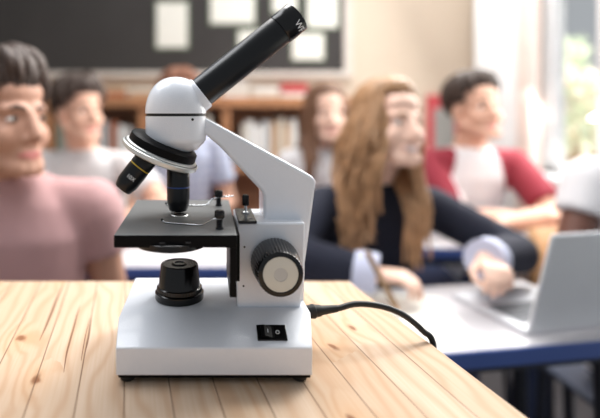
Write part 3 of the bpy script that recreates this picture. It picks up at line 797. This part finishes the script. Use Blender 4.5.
    grid = [[bm.verts.new(hm @ hp(tend_(2*math.pi*j/NP)*(i+1)/NTn, 2*math.pi*j/NP, .010-.006*(i == NTn-1))) for j in range(NP)] for i in range(NTn)]
    for j in range(NP):
        bm.faces.new((topv, grid[0][j], grid[0][(j+1) % NP]))
        for i in range(NTn-1): bm.faces.new((grid[i][j], grid[i+1][j], grid[i+1][(j+1) % NP], grid[i][(j+1) % NP]))
    nl = 260 if hair == 'long' else 200
    vol = .75 if hair == 'long' else 1.
    for i in range(nl):
        ph = 2*math.pi*(i+rh.random()*.8)/nl; te = tend_(ph)*rh.uniform(.86, 1.06); ts = R(rh.uniform(4, 30)); sw_ = rh.uniform(-.15, .35) if hair in ('short', 'fringe') else rh.uniform(-.06, .06)
        lift = rh.uniform(.008, .036 if hair != 'long' else .013)
        pts = [hm @ hp(ts+(te-ts)*k2/6, ph+sw_*k2/6, lift*math.sin(math.pi*(.25+.75*k2/6))+.004) for k2 in range(7)]
        rad = [r_*vol for r_ in (.006, .009, .0105, .0105, .0095, .007, .0025)]
        a = abs(math.degrees((ph+math.pi) % (2*math.pi)-math.pi))
        if hair == 'long' and a > 48:
            pts = pts[:6]; rad = rad[:6]
            p = pts[-1]; rd = (p-(hm @ V((0, 0, p.z-hc.z)))); out = V((p.x-hc.x, p.y-hc.y-.02, 0))
            out = out.normalized() if out.length > .01 else V((0, 1, 0))
            ln = hair_len*rh.uniform(.72, 1.08); wv = rh.uniform(0, 6.3); am = rh.uniform(.004, .014)
            for k2 in range(1, 10):
                t = k2/9; q = p + V((0, 0, -1))*ln*t + out*((hair_out if out.x < .25 else .004)*rh.uniform(.5, 1.2)*math.sin(min(1, t*1.6)*math.pi/2)) + V((am*math.sin(wv+t*7), am*math.cos(wv+t*6), 0))
                fr_ = ry @ V((0, -1, 0))
                # lie in front of the chest / behind the back rather than inside the shoulders
                if q.z < nb.z + .06:
                    dd = (q-nb).dot(fr_); need = .118*chest + .01 + rh.uniform(0, .012)
                    wgt = min(1., (nb.z+.06-q.z)/.10)
                    if dd > -.03: q += fr_*max(0, need-dd)*wgt
                    else: q -= fr_*max(0, need+dd)*wgt
                pts.append(q); rad.append(.0088*(1-.6*t))
        tube(bm, pts, rad[:len(pts)], 7, flat=.8)
    link('hair', bm, M[hairm], root, smooth=70)
    # --- shirt
    g = 1.05; bm = bmesh.new(); torso(bm, g)
    def sleeve_tube(a, b, r0, r1): tube(bm, [a, a.lerp(b, .5), b], [r0, (r0+r1)/2, r1], 18)
    for i, (s_, e_, w_) in enumerate(arms):
        cap(bm, nb + V((0, 0, -.048)), s_, .050, .060)
        if sleeve == 'short':
            ell(bm, s_, .062); sleeve_tube(s_, s_.lerp(e_, sl_len), .062*k_+.002, .060*k_)
        elif sleeve == 'three':
            ell(bm, s_, .062); sleeve_tube(s_, s_.lerp(e_, .80), .062, .058)
        else:
            ell(bm, s_, .060); cap(bm, s_, e_, .060, .052); wl = e_.lerp(w_, .90); cap(bm, e_, e_.lerp(w_, .5), .052, .047); sleeve_tube(e_.lerp(w_, .5), wl, .047, .040)
    mats_ = [M[shirt]] + ([M[raglan]] if raglan else [])
    sh = remesh('shirt' if sleeve != 'long' else 'sweater', bm, .0085, mats_, root, 3, .5)
    if raglan:
        for p in sh.data.polygons:
            q = ry.inverted() @ (p.center-nb)
            if abs(q.x) > .072 + max(0, -q.z-.02)*.32: p.material_index = 1
    if cuff:
        for i, (s_, e_, w_) in enumerate(arms):
            bm = bmesh.new(); a, b = e_.lerp(w_, .80), w_ + (w_-e_).normalized()*.012
            tube(bm, [a, a.lerp(b, .4), b, b - (b-a)*.05], [.043, .049, .047, .034], 20); link('cuff', bm, M[cuff], root)
    # --- trousers, shoes
    bm = bmesh.new(); loft(bm, [(cx(0) + V((0, 0, -.055)), .15, .12), (cx(0) + V((0, 0, .06)), .158, .112)])
    for h_, kn_, an in knees: cap(bm, h_, kn_, .078, .064); cap(bm, kn_, kn_.lerp(an, .6), .062, .052); tube(bm, [kn_.lerp(an, .5), an], [.054, .056], 16)
    remesh('trousers', bm, .013, [M[trousers]], root, 3, .5)
    for h_, kn_, an in knees:
        bm = bmesh.new(); c0 = an + V((0, 0, -.03)); c0.z = .045
        dr = ry @ V((0, -1, 0)); mx = Matrix.Translation(c0 + dr*.06) @ Matrix.Rotation(yaw, 4, 'Z')
        loft(bm, [((0, 0, -.045), .046, .125), ((0, 0, -.03), .050, .132), ((0, .02, 0), .045, .105), ((0, .05, .04), .042, .058)], 20, mx); link('shoe', bm, M['shoe'], root)
    return root, arms, hm, o

ht = lambda x, y, Y: at(x, y, Y)
HAND_DOWN = V((0, 0, -1))
# boy in mauve, nearest on the left
c = at(4, 120, .99)
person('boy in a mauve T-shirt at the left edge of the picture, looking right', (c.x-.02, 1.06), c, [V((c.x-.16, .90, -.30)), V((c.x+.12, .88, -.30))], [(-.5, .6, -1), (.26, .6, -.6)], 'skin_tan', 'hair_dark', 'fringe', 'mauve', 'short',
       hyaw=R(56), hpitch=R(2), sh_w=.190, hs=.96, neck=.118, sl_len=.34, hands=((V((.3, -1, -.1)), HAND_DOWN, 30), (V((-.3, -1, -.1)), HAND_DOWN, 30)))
# boy in white, back left
c = at(80, 112, 1.86)
person('boy in a white T-shirt seated behind the boy in mauve', (c.x, 2.03), c, [V((c.x+.02, 1.70, -.145)), V((c.x+.10, 1.64, -.145))], [(-1, .2, .15), (1, .2, .15)], 'skin_warm', 'hair_dark', 'fringe', 'grey_cotton', 'short',
       hyaw=R(45), hpitch=R(3), sh_w=.185, hs=.96, hands=((V((1, -.3, .1)), HAND_DOWN, 8), (V((-1, -.3, .1)), HAND_DOWN, 8)))
# student hidden behind the microscope head
c = at(180, 100, 2.38)
person('student with auburn hair and blue checked shirt behind the microscope head', (c.x, 2.50), c, [V((c.x-.10, 2.24, -.28)), V((c.x+.10, 2.24, -.28))], [(-.6, .4, -1), (.6, .4, -1)], 'skin_warm', 'hair_auburn', 'short', 'check', 'short',
       hyaw=R(25), sh_w=.19, hands=((V((.2, -1, 0)), HAND_DOWN, 20), (V((-.2, -1, 0)), HAND_DOWN, 20)))
# girl at the back
c = at(326, 114, 2.16)
person('girl with long brown hair and white top in the back row', (c.x-.02, 2.34), c, [V((c.x-.10, 2.02, -.28)), V((c.x+.10, 2.02, -.28))], [(-.5, .3, -1), (.5, .3, -1)], 'skin', 'hair_brown', 'long', 'white_cotton', 'short',
       hyaw=R(4), sh_w=.165, female=True, hair_len=.32, hands=((V((.2, -1, 0)), HAND_DOWN, 25), (V((-.2, -1, 0)), HAND_DOWN, 25)), chest=1.05)
# girl in navy
c = at(389, 125, 1.34)
wa = at(372, 283, 1.18); wa.z = -.140; wb = at(486, 276, 1.17); wb.z = -.104
_, garms, _, go = person('smiling girl with long fair hair in a navy sweater writing at the desk', (c.x-.06, 1.54), c, [wa, wb], [(-.8, .7, .25), (.8, .3, -.22)], 'skin', 'hair_fair', 'long', 'navy', 'long',
       hyaw=R(20), hpitch=R(5), hroll=R(3), sh_w=.178, hs=.95, neck=.168, slope=.078, arm=(.235, .205), nby=.085, female=True, hair_len=.36, hair_out=.05, smile=True, cuff='lavender', chest=1.06,
       hands=((V((.9, -.45, .0)), V((.35, -.1, -1)), 28), (V((-.18, -1, -.08)), V((-.15, -.1, -1)), 38)))
# boy with maroon sleeves
c = at(476, 110, 1.88)
person('boy in a white shirt with maroon sleeves, arms folded on the desk', (c.x-.02, 2.10), c, [V((c.x+.10, 1.72, -.128)), V((c.x-.03, 1.67, -.135))], [(-1, .3, .10), (1, .3, .10)], 'skin_warm', 'hair_dark', 'short', 'white_cotton', 'three', arm=(.255, .235),
       raglan='maroon', hyaw=R(8), hpitch=R(7), sh_w=.20, hs=.97, hands=((V((1, -.2, .1)), V((0, -.3, -1)), 8), (V((-1, -.2, .1)), V((0, -.3, -1)), 8)))
# pupil cut off by the right edge
c = at(676, 97, 1.25)
person('pupil with brown skin in a white shirt, cut off at the right edge', (c.x+.03, 1.36), c, [V((c.x-.10, 1.10, -.29)), V((c.x+.12, 1.10, -.30))], [(-1, .5, -.3), (.6, .4, -.7)], 'skin_dark', 'hair_black', 'short', 'white_cotton', 'short',
       hyaw=R(-10), sh_w=.20, lip='lip_dark', sl_len=.34, hands=((V((.3, -1, -.1)), HAND_DOWN, 25), (V((-.3, -1, -.1)), HAND_DOWN, 25)))

# things on the girl's desk
dz = FLOOR+DZ
def sheet(x, y, w, h, rz, lab):
    bm = bmesh.new(); box(bm, -w/2, w/2, -h/2, h/2, 0, .0015); o = link('paper_sheet', bm, M['paper'], None, smooth=None); o.location = (x, y, dz+.0003); o.rotation_euler = (0, 0, rz)
    tag(o, lab, 'paper')
p = at(415, 316, 1.10); sheet(p.x-.01, p.y, .20, .27, R(-8), 'white worksheet under the writing hand of the girl in navy')
# exercise book
p = at(500, 340, 1.0)
lp = empty('laptop', (.70, 1.013, dz+.0004), 'silver laptop with its raised lid back to us at the right edge', 'laptop', rz=R(12))
M['silver'] = mat('laptop_silver', (228, 230, 234), .4, .08, noise=.02); M['silver_light'] = mat('laptop_deck', (222, 223, 228), .45, .2, noise=.02); M['key'] = mat('keycap', (90, 92, 98), .6)
bm = bmesh.new(); box(bm, -.06, .20, .0, .215, .0, .013); bs = link('deck', bm, M['silver_light'], lp, bevel=.004)
bm = bmesh.new(); [box(bm, -.04+i*.0195, -.04+i*.0195+.016, .03+j*.02, .03+j*.02+.016, .013, .0145) for i in range(11) for j in range(5)]; link('keyboard', bm, M['key'], bs, smooth=None)
tilt = Matrix.Translation((0, 0, .012)) @ Matrix.Rotation(R(15), 4, 'X')
bm = bmesh.new(); box(bm, -.06, .20, -.008, 0., .0, .215, mx=tilt); ld = link('lid', bm, M['silver'], lp, bevel=.004)
bm = bmesh.new(); box(bm, -.05, .19, .0, .0008, .012, .205, mx=tilt); link('screen', bm, M['glass'], ld, smooth=None)

# pen in the girl's writing hand
M['pencil'] = mat('pencil_tan', (150, 118, 84), .5); 
tip = at(400, 293, 1.10); tail = at(367, 252, 1.10); tip.z = dz+.004
d = (tail-tip)
pn = empty('pencil', tip, 'tan pencil held in the right hand of the girl in navy', 'pencil')
bm = bmesh.new(); lathe(bm, [(.0065, .022), (.0065, d.length)], (0, 0, 0), d, 6); link('shaft', bm, M['pencil'], pn, smooth=None)
bm = bmesh.new(); lathe(bm, [(.0008, 0), (.0065, .022)], (0, 0, 0), d, 12); link('point', bm, M['chair_wood'], pn)

# chairs
chair((at(394, 0, 1.34).x-.06, 1.57), 0, 'dark plastic chair of the girl in navy', hb=.72)
chair((at(476, 0, 1.88).x-.02, 2.13), 0, 'dark plastic chair of the boy with maroon sleeves', hb=.72)
chair((at(676, 0, 1.25).x+.03, 1.37), 0, 'wooden chair of the pupil in white at the right edge', 'chair_wood', hb=.80)

# ------------------------------------------------------------------ light, world, camera
w = bpy.data.worlds.new('sky'); SC.world = w; w.use_nodes = True
bg = w.node_tree.nodes['Background']; bg.inputs[0].default_value = (.90, .95, 1, 1); bg.inputs[1].default_value = .44
def area(name, loc, target, size, power, col=(1, 1, 1), sy=None):
    l = bpy.data.lights.new(name, 'AREA'); l.energy = power; l.color = col; l.shape = 'RECTANGLE'; l.size = size; l.size_y = sy or size
    o = bpy.data.objects.new(name, l); COL.objects.link(o); o.location = loc; o.rotation_euler = (V(target)-V(loc)).to_track_quat('-Z', 'Y').to_euler()
area('highlight_fill', (-.45, .74, .98), (.04, .5, .12), .55, 6.5, (.95, .97, 1))  # added unseen lamp that puts the highlight on tube and dome
area('table_fill', (.20, 1.10, 1.45), (.05, .5, 0), .7, 19, (1, .99, .98))  # added lamp above and behind, brightens the table and upward faces
area('window_light', (1.55, 1.9, .75), (0, 1.5, .0), 1.2, 38, (1, .98, .95))
area('room_fill', (.5, 2.0, 2.0), (.6, 2.3, 0), 2.2, 36, (1, .97, .93), 1.4)  # added overhead fill for the back of the room, no fixture
area('curtain_fill', (1.1, 2.2, 1.5), (1.62, 2.7, .3), .4, 5)  # extra lamp added to whiten the curtain
area('bush_fill', (3.2, 3.6, 3.2), (3.6, 4.9, 0), 2.0, 800, (1, 1, .96))  # area lamp added outdoors to brighten the bushes behind the window

cam = bpy.data.cameras.new('camera'); co = bpy.data.objects.new('camera', cam); COL.objects.link(co)
co.location = (0, 0, H); co.rotation_euler = (R(90), 0, 0)
cam.sensor_fit = 'HORIZONTAL'; cam.sensor_width = 36.; cam.lens = 36.*F/600
cam.shift_x = (300-PX)/600; cam.shift_y = -(209-PY)/600
cam.clip_start = .02
cam.dof.use_dof = True; cam.dof.focus_distance = .48; cam.dof.aperture_fstop = cam.lens/14.0
SC.camera = co
SC.view_settings.view_transform = 'Standard'
SC.view_settings.look = 'None'
SC.view_settings.exposure = 0
